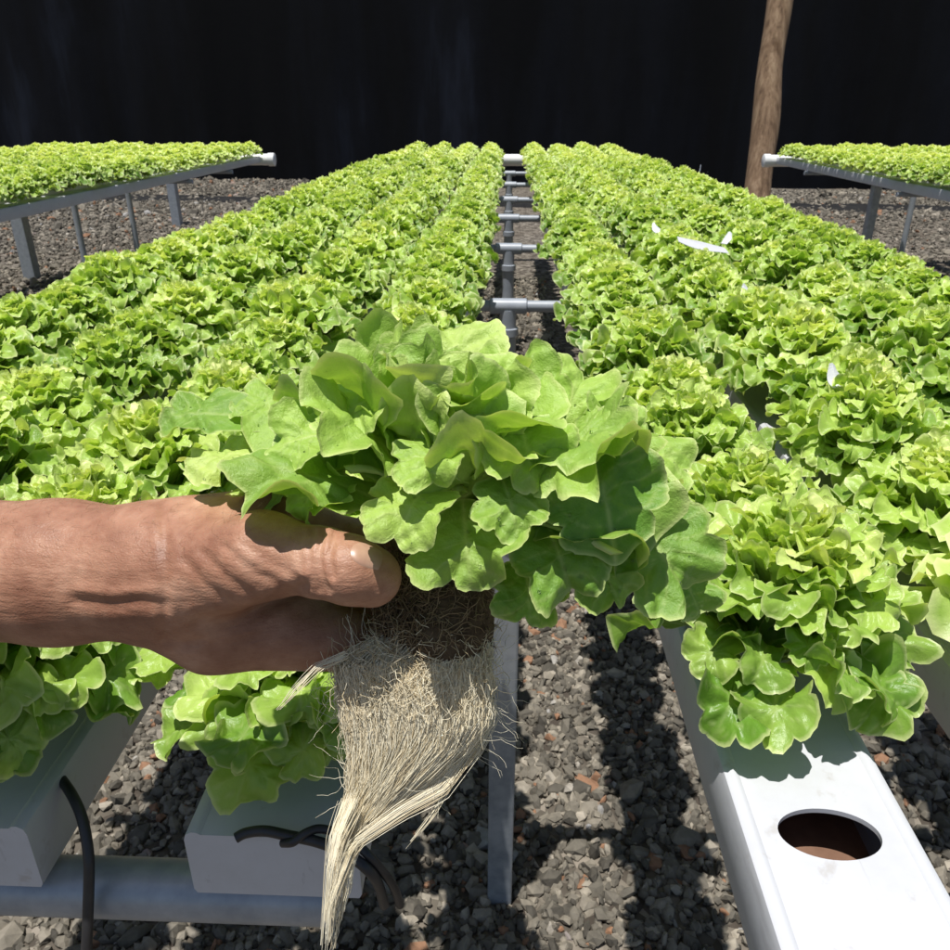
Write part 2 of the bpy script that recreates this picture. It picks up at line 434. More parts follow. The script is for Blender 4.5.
def drain_pipe(x0, x1, label):
    root = empty('drain_pipe', ((x0 + x1) / 2, END_Y + .03, TOP - .035)); h = (x1 - x0) / 2
    mb = MB(); mb.tube([(-h, 0, 0), (h, 0, 0)], .053, 28); mb.build('pipe', M_PIPEW, root, True)
    for s in (-1, 1):
        mb = MB(); mb.tube([(s * (h - .05), 0, 0), (s * (h - .048), 0, 0), (s * (h + .008), 0, 0), (s * (h + .012), 0, 0)], [.055, .0605, .0605, .053], 28); mb.build('end_cap', M_PIPEW, root, True)
    tag(root, label, 'drain pipe', 'white drain pipes across the far ends of the beds')
drain_pipe(-1.0, 1.08, 'white drain pipe across the far end of the large middle bed')
drain_pipe(-4.48, -2.30, 'white capped drain pipe at the far end of the left separate bed')
drain_pipe(2.45, 4.57, 'white capped drain pipe ending beside the timber pole, right separate bed')

def hose(pts, r, label):
    pts = [np.asarray(p, float) for p in pts]; out = []
    for i in range(len(pts) - 1):
        p0, p1, p2, p3 = pts[max(i - 1, 0)], pts[i], pts[i + 1], pts[min(i + 2, len(pts) - 1)]
        for k in range(8):
            t = k / 8; out.append(.5 * ((2 * p1) + (-p0 + p2) * t + (2 * p0 - 5 * p1 + 4 * p2 - p3) * t * t + (-p0 + 3 * p1 - 3 * p2 + p3) * t ** 3))
    out.append(pts[-1])
    mb = MB(); mb.tube(out, r, 12); tag(mb.build('hose', M_HOSE, None, True), label, 'hose', 'black feeder hoses')
zt = TOP + .002
hose([on_plane(236, 838, zt), on_plane(246, 833, zt + .002), on_plane(265, 831, zt + .004), on_plane(290, 836, zt + .004), on_plane(318, 842, zt + .006), on_plane(345, 853, zt + .005), on_plane(366, 868, zt), on_plane(378, 884, zt - .02), on_plane(384, 905, zt - .06)], .0036, 'thick black hose lying across the bare white channel end')
hose([on_plane(283, 843, zt), on_plane(293, 842, zt + .006), on_plane(304, 834, zt + .010), on_plane(318, 829, zt + .010), on_plane(335, 832, zt + .008), on_plane(352, 840, zt + .007), on_plane(370, 857, zt + .004), on_plane(392, 884, zt - .03), on_plane(400, 905, zt - .07)], .003, 'thin black hose looping over the thicker one on the white channel end')
hose([P(62, 780, .60), P(72, 795, .585), P(82, 818, .575), P(88, 850, .57), P(89, 880, .57), P(86, 960, .58), P(80, 1050, .62)], .0038, 'black hose hanging down past the galvanised crossbar at lower left')

# ------------------------------------------------------------------ lettuce
def leaf(rng, Ln, R, elev0, curl, az, amp, rings, spokes, cup=0., twist=0., base=(0, 0, 0), lobes=None, petw=.30, tip=0., lobe=.17, tooth=0., roll=0.):
    th = np.linspace(0, 2 * np.pi, spokes, endpoint=False) - np.pi / 2
    nl = lobes or rng.integers(5, 8); f = rng.uniform(0, 6.28, 8)
    dth = (th + np.pi / 2 + np.pi) % (2 * np.pi) - np.pi
    bw = np.exp(-(dth / .62) ** 2)
    sc1 = 1 - np.abs(np.sin(nl * (th + .16 * np.sin(th + f[6])) / 2 + f[0])); sc2 = 1 - np.abs(np.sin((2 * nl + 1) * th / 2 + f[1]))
    Rt = R * (1.06 - (lobe * sc1 ** 2.2 + .05 * sc2 ** 1.6 + .07 * np.sin(2 * th + f[5])) * (1 - bw))
    Rt = Rt * (1 + tooth * (np.sin(31 * th + f[2]) + .6 * np.sin(47 * th + f[3])) * (1 - bw))
    Rt = Rt * (1 - .25 * bw) + np.maximum(0, Ln - R - .75 * R) * np.exp(-(dth / petw) ** 2)
    rho = (np.arange(1, rings + 1) / rings) ** .8
    RH, TH = np.meshgrid(rho, th, indexing='ij')
    x = np.concatenate([[0.], (RH * Rt * np.cos(TH) * 1.02).ravel()])
    y = np.concatenate([[Ln - R], (Ln - R + RH * Rt * np.sin(TH)).ravel()])
    fade = np.clip((y - .25 * Ln) / (.35 * Ln), 0, 1)
    ro = np.concatenate([[0.], RH.ravel()]); ta = np.concatenate([[0.], TH.ravel()])
    n1 = rng.integers(3, 5); n2 = rng.integers(6, 9); n3 = rng.integers(11, 14)
    z = amp * R * fade * ro ** 2.1 * (.70 * np.sin(n1 * ta + f[2]) + .30 * np.sin(n2 * ta + f[3]) + .06 * ro ** 2 * np.sin(n3 * ta + f[4]))
    z += cup * x ** 2 / R + roll * R * fade * np.clip(ro - .62, 0, 1) ** 1.5 * 3.2 * np.sin(2 * ta + f[6] + 1.2 * np.sin(ta + f[7]))
    s = R / .035
    z += .0016 * s * fade * (np.sin(x / R * 9 + f[6] + y / R * 4) * np.sin(y / R * 8 + f[7]) + .6 * np.sin(x / R * 17 + f[1]) * np.sin(y / R * 15 + f[0]))
    z -= .03 * R * np.exp(-(x / (.14 * R)) ** 2) * (1 - .6 * np.clip(y / Ln, 0, 1))
    # bend along the midrib
    sgrid = np.linspace(-.05 * Ln, 1.35 * Ln, 60)
    ang = elev0 - curl * np.clip(sgrid / Ln, 0, 1.3) ** 1.5 - tip * np.clip((sgrid / Ln - .75) / .25, 0, 1.5) ** 1.5
    ds = sgrid[1] - sgrid[0]
    cr = np.cumsum(np.cos(ang)) * ds; ch = np.cumsum(np.sin(ang)) * ds
    i0 = np.argmin(abs(sgrid)); cr -= cr[i0]; ch -= ch[i0]
    A = np.interp(y, sgrid, ang); r = np.interp(y, sgrid, cr); h = np.interp(y, sgrid, ch)
    tw = twist * np.clip(y / Ln, 0, 1.2)
    X = x * np.cos(tw) - z * np.sin(tw); Z = x * np.sin(tw) + z * np.cos(tw)
    r = r - Z * np.sin(A); h = h + Z * np.cos(A)
    ca, sa = math.cos(az), math.sin(az)
    V = np.stack([r * ca - X * sa, r * sa + X * ca, h], 1) + np.asarray(base)
    vein = .4 * np.exp(-(x / (.045 * R)) ** 2) * np.clip(1.15 - y / Ln, 0, 1)
    sv = np.abs(((y - .55 * np.abs(x) + .10 * R * np.sin(x / R * 5 + f[3]) + .07 * R * np.sin(y / R * 7 + f[4])) / (.40 * R)) % 1 - .5)
    vein = np.maximum(vein, .17 * np.exp(-(sv / .06) ** 2) * (ro < .9) * np.clip((y - (Ln - 1.9 * R)) / (.5 * R), 0, 1))
    vein = np.maximum(vein, .55 * np.exp(-((1 - ro) / .05) ** 2))
    k = spokes; Fq = []
    i = np.arange(k); j = (i + 1) % k
    tri = np.stack([np.zeros(k, int), 1 + i, 1 + j, 1 + j], 1)
    for q in range(rings - 1):
        Fq.append(np.stack([1 + q * k + i, 1 + (q + 1) * k + i, 1 + (q + 1) * k + j, 1 + q * k + j], 1))
    # split the quads to triangles so every face has three corners
    Q = np.concatenate(Fq)
    T = np.concatenate([tri[:, :3], Q[:, [0, 1, 2]], Q[:, [0, 2, 3]]])
    return V, T, vein
def join(parts):
    Vs, Ts, to, ve = [], [], [], []; b = 0
    for V, T, t, v in parts:
        Vs.append(V); Ts.append(T + b); b += len(V); to.append(np.full(len(V), t)); ve.append(v)
    return np.concatenate(Vs), np.concatenate(Ts), np.concatenate(to), np.concatenate(ve)
def leaf_mesh(name, parts, m):
    V, T, to, ve = parts
    me = mesh_np(name, V, T)
    for nm, d in (('tone', to), ('vein', ve)):
        a = me.attributes.new(nm, 'FLOAT', 'POINT'); a.data.foreach_set('value', d.astype(np.float32))
    me.materials.append(m); return me
def bed_plant(seed, n, rings, spokes, lobe=.17, tooth=0.):
    rng = np.random.default_rng(seed); ps = []
    for i in range(n):
        t = (i + .5) / n; az = i * 2.39996 + rng.normal(0, .2)
        Ln = (.060 + .046 * t ** .9) * rng.uniform(.86, 1.12); R = (.0115 + .0125 * t ** 1.1) * rng.uniform(.8, 1.2)
        el = R_(96 - 50 * t ** 1.3) + rng.normal(0, .15); cu = R_(38 + 70 * t ** 1.3) * rng.uniform(.7, 1.25)
        tp = rng.uniform(-.1, 1.2); cu = min(cu, el + .75); tp = min(tp, max(0, el - cu + 1.0))
        V, T, v = leaf(rng, Ln, R, el, cu, az, rng.uniform(.28, .54), rings, spokes, rng.uniform(.0, .4), rng.normal(0, .35), (.016 * math.cos(az) * t, .016 * math.sin(az) * t, .014 + .055 * (1 - t)), tip=tp, roll=rng.uniform(.05, .25), lobe=lobe, tooth=tooth)
        ps.append((V, T, np.clip(.92 - .78 * t ** .8 + rng.normal(0, .13), 0, 1), v))
    return join(ps)
HI = [leaf_mesh('lettuce', bed_plant(10 + k, 150, 5, 30), M_LEAF) for k in range(6)]
FRONT = [leaf_mesh('lettuce', bed_plant(70 + k, 135, 8, 64, .24, .010), M_LEAF) for k in range(4)]
MID = [leaf_mesh('lettuce', bed_plant(30 + k, 120, 3, 18), M_LEAF) for k in range(4)]
LOW = [bed_plant(50 + k, 80, 2, 10) for k in range(4)]

rng = np.random.default_rng(77)
spots = []
STEP = .165
def fill(xs, bed, y0, y1):
    for ri, x in enumerate(xs):
        y = y0[ri] if hasattr(y0, '__len__') else y0 + rng.uniform(0, .1)
        first = True
        while y < y1:
            if not (bed == 'R' and ri == 2 and 2.55 < y < 2.82):
                spots.append(dict(x=x + rng.normal(0, .006), y=y + rng.normal(0, .01), bed=bed, row=ri, first=first)); first = False
            y += STEP
fill(X_LEFT, 'L', [.515, .47, .50, .52], END_Y - .05)
fill(X_RIGHT, 'R', [.56, .60, .64, .63], END_Y - .05)
fill(X_LBED, 'FL', 2.0, END_Y - .05)
fill(X_RBED, 'FR', 2.0, END_Y - .05)
def visible(s):
    u, v, d = project((s['x'], s['y'], TOP + .06)); s['d'] = d
    return -60 < u < 1010 and v < 1100
for s in spots: s['vis'] = visible(s)
cand = sorted([s for s in spots if s['vis']], key=lambda s: s['d'])
single = cand[:300]; ids = {id(s) for s in single}
rest = [s for s in spots if id(s) not in ids]
RN = ['inner row', 'second row from the gap', 'third row from the gap', 'outer row']
for s in single:
    far = s['d'] > 3.2
    me = (MID if far else HI)[rng.integers(0, 4 if far else 6)]
    if s['d'] < 1.25: me = FRONT[rng.integers(0, 4)]
    o = bpy.data.objects.new('lettuce', me); COL.objects.link(o)
    o.location = (s['x'], s['y'], TOP - .004)
    sc = rng.uniform(.96, 1.14) if not s['first'] else 1.14; o.scale = (sc, sc, sc * rng.uniform(1.02, 1.2)); o.rotation_euler = (rng.normal(0, .06), rng.normal(0, .06), rng.uniform(0, 6.28))
    if s['first'] and s['bed'] == 'L' and s['row'] == 0: o.rotation_euler = (.08, 0, .6); o.data = FRONT[0]; o.scale = (1.22, 1.18, 1.12)
    if s['bed'] in 'LR':
        half = 'left' if s['bed'] == 'L' else 'right'
        band = 'near the front of' if s['y'] < 2.4 else ('midway along' if s['y'] < 5.2 else 'near the far end of')
        lab = 'green lettuce %s the %s, %s half bed' % (band, RN[s['row']], half)
        if s['first']:
            lab = {('L', 0): 'bright green lettuce below the hand, foremost in the row with the hose',
                   ('L', 1): 'darker green lettuce at the lower left edge hanging below the wrist',
                   ('R', 0): 'large frilly lettuce at lower right, foremost behind the open round hole'}.get((s['bed'], s['row']),
                   'foremost lettuce of the %s, %s half bed' % (RN[s['row']], half))
    else:
        lab = 'small lettuce in the separate %s bed, %s row from its near edge' % ('left' if s['bed'] == 'FL' else 'right', ['first', 'second', 'third', 'fourth', 'fifth', 'sixth', 'seventh', 'eighth'][s['row']])
    tag(o, lab, 'lettuce', 'lettuces growing in the channels')
ps = []
for s in rest:
    V, T, to, ve = LOW[rng.integers(0, 4)]
    a = rng.uniform(0, 6.28); c, q = math.cos(a), math.sin(a); sc = rng.uniform(.95, 1.15)
    W = V * sc; W = np.stack([W[:, 0] * c - W[:, 1] * q + s['x'], W[:, 0] * q + W[:, 1] * c + s['y'], W[:, 2] + TOP - .004], 1)
    ps.append((W, T, to + rng.uniform(-.05, .15), ve))
if ps:
    Vs, Ts, to, ve = [], [], [], []; b = 0
    for V, T, t, v in ps: Vs.append(V); Ts.append(T + b); b += len(V); to.append(t); ve.append(v)
    o = link('distant_lettuces', leaf_mesh('distant_lettuces', (np.concatenate(Vs), np.concatenate(Ts), np.concatenate(to), np.concatenate(ve)), M_LEAF))
    tag(o, 'far rows of small green lettuces filling the distant ends of the beds', 'lettuces', 'lettuces growing in the channels', 'stuff')

# small white plastic tags poking out between the lettuces
M_TAG = mat('white tag plastic', (.6, .61, .64), .4, .4)
for (px, py, hz, ln, rz, tl, ws, lab) in [
        (657, 231, .13, .05, .4, .35, .9, 'small white plastic tag on leaves just left of the large white plate'),
        (701, 246, .143, .12, 1.45, .16, 5.0, 'large white plastic plate lying flat on the right hand rows'),
        (727, 240, .13, .045, -.6, .4, .9, 'small white plastic tag on leaves just right of the large white plate'),
        (749, 293, .14, .035, 1.0, .4, .8, 'small white plastic tag between right hand rows, below the large white plate'),
        (834, 378, .135, .032, .3, .7, .8, 'white plastic tag on leaves at the far right edge of the bed'),
        (806, 520, .075, .045, -.5, .8, .9, 'torn white plastic tag wedged in the dark gap between right hand rows'),
        (657, 603, .03, .04, .2, 1.0, .8, 'white plastic tag at the left foot of the foremost right lettuce')]:
    c = on_plane(px, py, TOP + hz); n = 9; V, Fq = [], []
    for sd_ in (0, 1):
        for i in range(n + 1):
            f = i / n; wv = .011 * ws * (1 - (.35 if ws < 2 else .05) * max(0, f - .7) / .3 + (.12 if ws < 2 else .03) * math.sin(7 * f + px)); b_ = tl + (.35 if ws < 2 else .1) * f
            y = ln * (f - .5)
            for q in (-1, 0, 1):
                p = np.array([q * wv, y * math.cos(b_), y * math.sin(b_) + .0012 * sd_ + .003 * (q == 0) + .002 * math.sin(5 * f + q * 2 + px)])
                V.append(c + np.array([p[0] * math.cos(rz) - p[1] * math.sin(rz), p[0] * math.sin(rz) + p[1] * math.cos(rz), p[2]]))
    m1 = (n + 1) * 3
    for i in range(n):
        for q in range(2):
            a_ = [i * 3 + q, i * 3 + q + 1, i * 3 + q + 4, i * 3 + q + 3]; Fq.append(a_); Fq.append([m1 + t for t in a_[::-1]])
        Fq.append([i * 3, i * 3 + 3, m1 + i * 3 + 3, m1 + i * 3]); Fq.append([i * 3 + 2, m1 + i * 3 + 2, m1 + i * 3 + 5, i * 3 + 5])
    tag(link('plant_tag', mesh_np('plant_tag', V, Fq, False), M_TAG), lab, 'plant tag', 'white plastic tags among the lettuces')

# ------------------------------------------------------------------ hand: one signed distance field, one skin
def surface_nets(D, org, h):
    nx, ny, nz = D.shape; S = D < 0
    cell = np.zeros((nx - 1, ny - 1, nz - 1), np.int8)
    acc = np.zeros((nx - 1, ny - 1, nz - 1, 3)); cnt = np.zeros((nx - 1, ny - 1, nz - 1))
    I, J, K = np.meshgrid(np.arange(nx - 1), np.arange(ny - 1), np.arange(nz - 1), indexing='ij')
    corner = [(i, j, k) for i in (0, 1) for j in (0, 1) for k in (0, 1)]
    sl = lambda c: (slice(c[0], nx - 1 + c[0]), slice(c[1], ny - 1 + c[1]), slice(c[2], nz - 1 + c[2]))
    for a in range(8):
        for ax in range(3):
            ca = corner[a]
            if ca[ax] == 1: continue
            cb = list(ca); cb[ax] = 1; cb = tuple(cb)
            da, db = D[sl(ca)], D[sl(cb)]; cr = (da < 0) != (db < 0)
            t = np.where(cr, da / np.where(cr, da - db, 1), 0)
            for m in range(3):
                acc[..., m] += np.where(cr, ca[m] + (t if m == ax else 0), 0)
            cnt += cr
    act = cnt > 0; idx = -np.ones(act.shape, int); idx[act] = np.arange(act.sum())
    base = np.stack([I[act], J[act], K[act]], 1)
    V = (base + acc[act] / cnt[act][:, None]) * h + org
    Fq = []
    for ax in range(3):
        s0 = [slice(1, n - 1) for n in (nx, ny, nz)]; s1 = list(s0); s0[ax] = slice(0, D.shape[ax] - 1); s1[ax] = slice(1, D.shape[ax])
        A, B = S[tuple(s0)], S[tuple(s1)]; cr = np.argwhere(A != B)
        off = np.ones(3, int); off[ax] = 0; g = cr + off
        o1, o2 = (ax + 1) % 3, (ax + 2) % 3
        e1 = np.zeros(3, int); e1[o1] = 1; e2 = np.zeros(3, int); e2[o2] = 1
        q = np.stack([idx[tuple((g - e1 - e2).T)], idx[tuple((g - e2).T)], idx[tuple(g.T)], idx[tuple((g - e1).T)]], 1)
        flip = ~A[tuple(cr.T)]
        q[flip] = q[flip][:, ::-1]; Fq.append(q)
    return V, np.concatenate(Fq)
def cam_pt(px, py, d): return np.array([(px - CX) / F_PX * d, -(py - CY) / F_PX * d, -d])
def smin(a, b, k):
    h = np.clip(.5 + .5 * (b - a) / k, 0, 1); return b + (a - b) * h - k * h * (1 - h)
def sd_cone(Pt, a, b, ra, rb, squash=1.0):
    ba = b - a; L2 = ba @ ba; t = np.clip(((Pt - a) @ ba) / L2, 0, 1)
    q = Pt - (a + t[..., None] * ba)
    if squash != 1.0: q = q * np.array([1, 1, 1 / squash])
    return np.linalg.norm(q, axis=-1) - (ra + (rb - ra) * t)

def m_fibre(name, c1, c2, rough=.8):
    m = mat(name, c1, rough, .2)
    at = N(m, 'ShaderNodeAttribute'); at.attribute_name = 'tone'
    r = ramp(m, at.outputs['Fac'], [(0, c1), (1, c2)]); L(m, r.outputs[0], bsdf(m).inputs['Base Color'])
    return m
def strands(lines, radii, tones, sides=3):
    Vs, Fs, to = [], [], []; b = 0
    for pts, r, t in zip(lines, radii, tones):
        pts = np.asarray(pts); m = len(pts); tg = np.gradient(pts, axis=0); tg /= np.linalg.norm(tg, axis=1)[:, None] + 1e-9
        a = np.cross(tg, [.3, .8, .5]); a /= np.linalg.norm(a, axis=1)[:, None] + 1e-9; c = np.cross(tg, a)
        rr = r * np.linspace(1, .55, m)
        for k in range(sides):
            q = 2 * math.pi * k / sides; Vs.append(pts + rr[:, None] * (math.cos(q) * a + math.sin(q) * c))
        for k in range(sides):
            i = np.arange(m - 1); k2 = (k + 1) % sides
            Fs.append(np.stack([b + k * m + i, b + k * m + i + 1, b + k2 * m + i + 1, b + k2 * m + i], 1))
        to.append(np.full(m * sides, t)); b += m * sides
    return np.concatenate(Vs), np.concatenate(Fs), np.concatenate(to)
def fibre_obj(name, lines, radii, tones, m, parent):
    V, Fq, to = strands(lines, radii, tones)
    me = mesh_np(name, V, Fq); a = me.attributes.new('tone', 'FLOAT', 'POINT'); a.data.foreach_set('value', to.astype(np.float32))
    return link(name, me, m, parent)
def m_skin():
    m = mat('sun tanned skin', (.5, .27, .18), .48, .35)
    b = bsdf(m)
    n = noise(m, 28, 5, .6); n2 = noise(m, 160, 3, .6)
    r = ramp(m, n.outputs[0], [(.3, (.25, .115, .07)), (.5, (.37, .19, .12)), (.72, (.51, .30, .205))])
    r2 = ramp(m, n2.outputs[0], [(.35, (.86, .80, .78)), (.6, (1, 1, 1))])
    L(m, mixc(m, .8, r.outputs[0], r2.outputs[0], 'MULTIPLY'), b.inputs['Base Color'])
    b.inputs['Subsurface Weight'].default_value = .12
    b.inputs['Subsurface Radius'].default_value = (1, .35, .2); b.inputs['Subsurface Scale'].default_value = .004
    t = N(m, 'ShaderNodeTexCoord')
    v = N(m, 'ShaderNodeTexVoronoi'); v.feature = 'DISTANCE_TO_EDGE'; v.inputs['Scale'].default_value = 620; L(m, t.outputs['Object'], v.inputs['Vector'])
    b1 = bump(m, v.outputs['Distance'], .35, .0006)
    mp = N(m, 'ShaderNodeMapping'); L(m, t.outputs['Object'], mp.inputs[0]); mp.inputs['Rotation'].default_value = (0, R_(35), 0); mp.inputs['Scale'].default_value = (1, 1, 4.5)
    n3 = noise(m, 90, 4, .6, vec=mp.outputs[0])
    bump(m, n3.outputs[0], .45, .0016, b1.outputs[0])
    return m
M_SKIN = m_skin()
M_NAIL = m_simple('finger nail', (.36, .20, .135), (.48, .30, .215), 90, .36, .5)

CREASES = [  # (polyline in photo pixels, depth mm, width px)
    ([(163, 510), (166, 545), (165, 590), (163, 640)], .9, 5), ([(75, 601), (110, 604), (140, 600), (164, 606)], .9, 6),
    ([(199, 622), (230, 620), (255, 611), (285, 597), (303, 586)], 1.8, 7),
    ([(313, 532), (309, 552), (313, 570), (320, 588)], 1.3, 3.5), ([(323, 533), (319, 552), (322, 572), (328, 590)], 1.4, 3.5), ([(334, 535), (329, 556), (333, 576)], 1.1, 3.2), ([(303, 536), (300, 552), (304, 568)], .8, 3.5),
    ([(185, 560), (205, 585), (235, 606)], .6, 4), ([(203, 552), (228, 578), (258, 598)], .7, 4), ([(225, 547), (252, 570), (284, 586)], .6, 4), ([(245, 545), (268, 560), (296, 575)], .5, 4),
    ([(168, 640), (182, 645), (200, 640)], .8, 5), ([(80, 590), (120, 594), (150, 590)], -.7, 6)]
def polydist(u, v, pl):
    d = np.full(u.shape, 1e9)
    for (x0, y0), (x1, y1) in zip(pl[:-1], pl[1:]):
        dx, dy = x1 - x0, y1 - y0; t = np.clip(((u - x0) * dx + (v - y0) * dy) / (dx * dx + dy * dy), 0, 1)
        d = np.minimum(d, np.hypot(u - x0 - t * dx, v - y0 - t * dy))
    return d
def hand():
    h = .0012
    bones = [  # (p0, p1, r0, r1, k)
        ((-330, 560, .50), (-120, 568, .445), .045, .0415, .01), ((-120, 568, .445), (60, 572, .415), .0415, .0355, .01), ((60, 572, .415), (165, 573, .402), .0355, .0335, .012),
        ((165, 565, .404), (215, 560, .405), .030, .030, .014),                                         # wrist into the hand
        ((165, 606, .410), (215, 622, .414), .020, .0245, .012), ((215, 622, .414), (345, 640, .424), .0245, .0165, .010),   # heel and little finger edge
        ((200, 590, .42), (300, 590, .436), .028, .020, .012),                                          # palm
        ((205, 540, .404), (268, 512, .406), .020, .0135, .012), ((268, 512, .406), (312, 530, .430), .0135, .012, .010),     # index metacarpal, web
        ((195, 575, .388), (262, 556, .372), .0235, .0205, .012), ((262, 556, .372), (322, 562, .362), .0195, .0150, .007),
        ((322, 562, .362), (350, 570, .358), .0150, .0152, .005), ((350, 570, .358), (371, 577, .362), .0152, .0138, .004),
    ]
    fing = [  # metacarpal head, two joints, tip, r
        ([(312, 530, .432), (390, 545, .449), (448, 556, .446), (474, 566, .432)], .0105), ([(310, 565, .440), (392, 580, .452), (450, 590, .448), (477, 597, .434)], .0105),
        ([(308, 598, .440), (388, 612, .451), (446, 620, .447), (474, 626, .434)], .0100), ([(312, 628, .434), (380, 642, .446), (430, 648, .445), (458, 652, .434)], .0088)]
    for pts, r in fing:
        for i in range(3): bones.append((pts[i], pts[i + 1], r * (1.12 - .1 * i), r * (1.02 - .1 * i), .0035 if i else .008))
    A = np.array([cam_pt(*b[0]) for b in bones] + [cam_pt(*b[1]) for b in bones])
    lo = A.min(0) - .055; hi = A.max(0) + .03
    n = np.ceil((hi - lo) / h).astype(int)
    G = np.stack(np.meshgrid(*[lo[i] + h * np.arange(n[i]) for i in range(3)], indexing='ij'), -1).astype(np.float32)
    D = None
    for p0, p1, r0, r1, k in bones:
        d = sd_cone(G, cam_pt(*p0).astype(np.float32), cam_pt(*p1).astype(np.float32), r0, r1)
        D = d if D is None else smin(D, d, k)
    V, Fq = surface_nets(D, lo, h)
    # creases cut into the side turned to the light
    me = mesh_np('person', V, Fq)
    nr = np.zeros(len(V) * 3, np.float32); me.vertices.foreach_get('normal', nr); nr = nr.reshape(-1, 3)
    u = CX + F_PX * V[:, 0] / -V[:, 2]; v = CY - F_PX * V[:, 1] / -V[:, 2]
    disp = np.zeros(len(V)); front = np.clip(nr[:, 2] * 2 + .3, 0, 1)
    for pl, a, wd in CREASES:
        d = polydist(u, v, pl); disp -= a * .001 * np.exp(-(d / wd) ** 2); disp += .4 * a * .001 * np.exp(-((d - 2 * wd) / wd) ** 2)
    V = V + nr * (disp * front)[:, None]
    V0, F0 = V, Fq
    W = V @ CM.T + CP
    me = mesh_np('person', W, Fq)
    o = link('person', me, M_SKIN)
    s = o.modifiers.new('smooth', 'SMOOTH'); s.iterations = 2; s.factor = .4
    tag(o, 'tanned bare forearm and hand reaching in from the left, thumb closed on the root plug', 'person')
    # short sun bleached hairs along the forearm and the back of the hand
    rh = np.random.default_rng(9); hs = []
    idx = rh.permutation(np.where((nr[:, 1] > .25) & (u < 300) & (u > -250))[0])[:1500]
    hl, hr, ht = [], [], []
    for i in idx:
        d = nr[i] * .5 + np.array([.55, .1, 0]) + rh.normal(0, .3, 3); d /= np.linalg.norm(d); p = V[i] - nr[i] * .0004; ln = rh.uniform(.003, .008); pts = [p]
        for j in range(3):
            pts.append(pts[-1] + d * ln / 3); d = d + np.array([.25, -.12, 0]); d /= np.linalg.norm(d)
        hl.append(np.array(pts) @ CM.T + CP); hr.append(.00006); ht.append(rh.random())
    fibre_obj('arm_hair', hl, hr, ht, m_fibre('arm hair', (.25, .14, .07), (.55, .38, .22), .5), o)
    # thumb nail: a small curved plate on the thumb tip
    c = cam_pt(361, 567, .362); c = c + np.array([.0, .0, .0])
    nrm = np.array([.28, .42, .86]); nrm /= np.linalg.norm(nrm)
    ax = cam_pt(374, 574, .362) - cam_pt(345, 567, .358); ax -= nrm * (ax @ nrm); ax /= np.linalg.norm(ax); sd = np.cross(nrm, ax)
    from mathutils.bvhtree import BVHTree
    tree = BVHTree.FromPolygons([Vector(p) for p in V0], [tuple(map(int, f)) for f in F0])
    V, Fq = [], []; nu, nv = 10, 12
    for side in (0, 1):
        for i in range(nu + 1):
            for j in range(nv + 1):
                a = (i / nu - .5) * 2; b_ = (j / nv - .5) * 2
                lx = .0072 * a * math.sqrt(max(0, 1 - .35 * b_ * b_)); ly = .0068 * b_ * (1 - .15 * a * a if a > 0 else 1 - .3 * a * a)
                o3 = c + ax * lx + sd * ly + nrm * .04
                hit = tree.ray_cast(Vector(o3), Vector(-nrm))[0]
                q = np.array(hit) if hit is not None else o3 - nrm * .03
                V.append(q + nrm * ((.0002 if side == 0 else -.0008) + .0004 * (1 - b_ * b_) - .0009 * max(0, abs(b_) - .8) * 5 - .0005 * max(0, -a - .7) * 3))
    m1 = (nu + 1) * (nv + 1)
    for i in range(nu):
        for j in range(nv):
            q = [i * (nv + 1) + j, (i + 1) * (nv + 1) + j, (i + 1) * (nv + 1) + j + 1, i * (nv + 1) + j + 1]
            Fq.append(q); Fq.append([m1 + t for t in q[::-1]])
    V = np.array(V) @ CM.T + CP
    link('nail', mesh_np('nail', V, Fq), M_NAIL, o)
    return o
person = hand()

# ------------------------------------------------------------------ harvested lettuce with its roots
D0 = .405
M_ROOT = m_fibre('pale root fibre', (.56, .44, .25), (.95, .89, .70))
M_PLUG = m_fibre('brown plug fibre', (.10, .065, .035), (.42, .31, .18))
M_CORE = m_simple('root core', (.30, .23, .13), (.46, .37, .23), 120, .9, .1, 0, 300, .002)
M_PCORE = m_simple('plug core', (.05, .033, .02), (.13, .09, .055), 150, .9, .1, 0, 300, .003)
def loft(name, rows, m, parent, depth_ratio=.85, n=28, seed=0):
    """rows: (left px, right px, y px, depth)"""
    rg = np.random.default_rng(seed); V, Fq = [], []
    for (l, r, y, d) in rows:
        c = cam_pt((l + r) / 2, y, d); hw = (r - l) / 2 / F_PX * d
        for k in range(n):
            q = 2 * math.pi * k / n; e = 1 + rg.normal(0, .035)
            V.append(c + np.array([hw * math.cos(q) * e, 0, hw * depth_ratio * math.sin(q) * e]))
    k = len(rows)
    for i in range(k - 1):
        for j in range(n): Fq.append((i * n + j, i * n + (j + 1) % n, (i + 1) * n + (j + 1) % n, (i + 1) * n + j))
    V = np.array(V) @ CM.T + CP
    return link(name, mesh_np(name, V, Fq), m, parent)
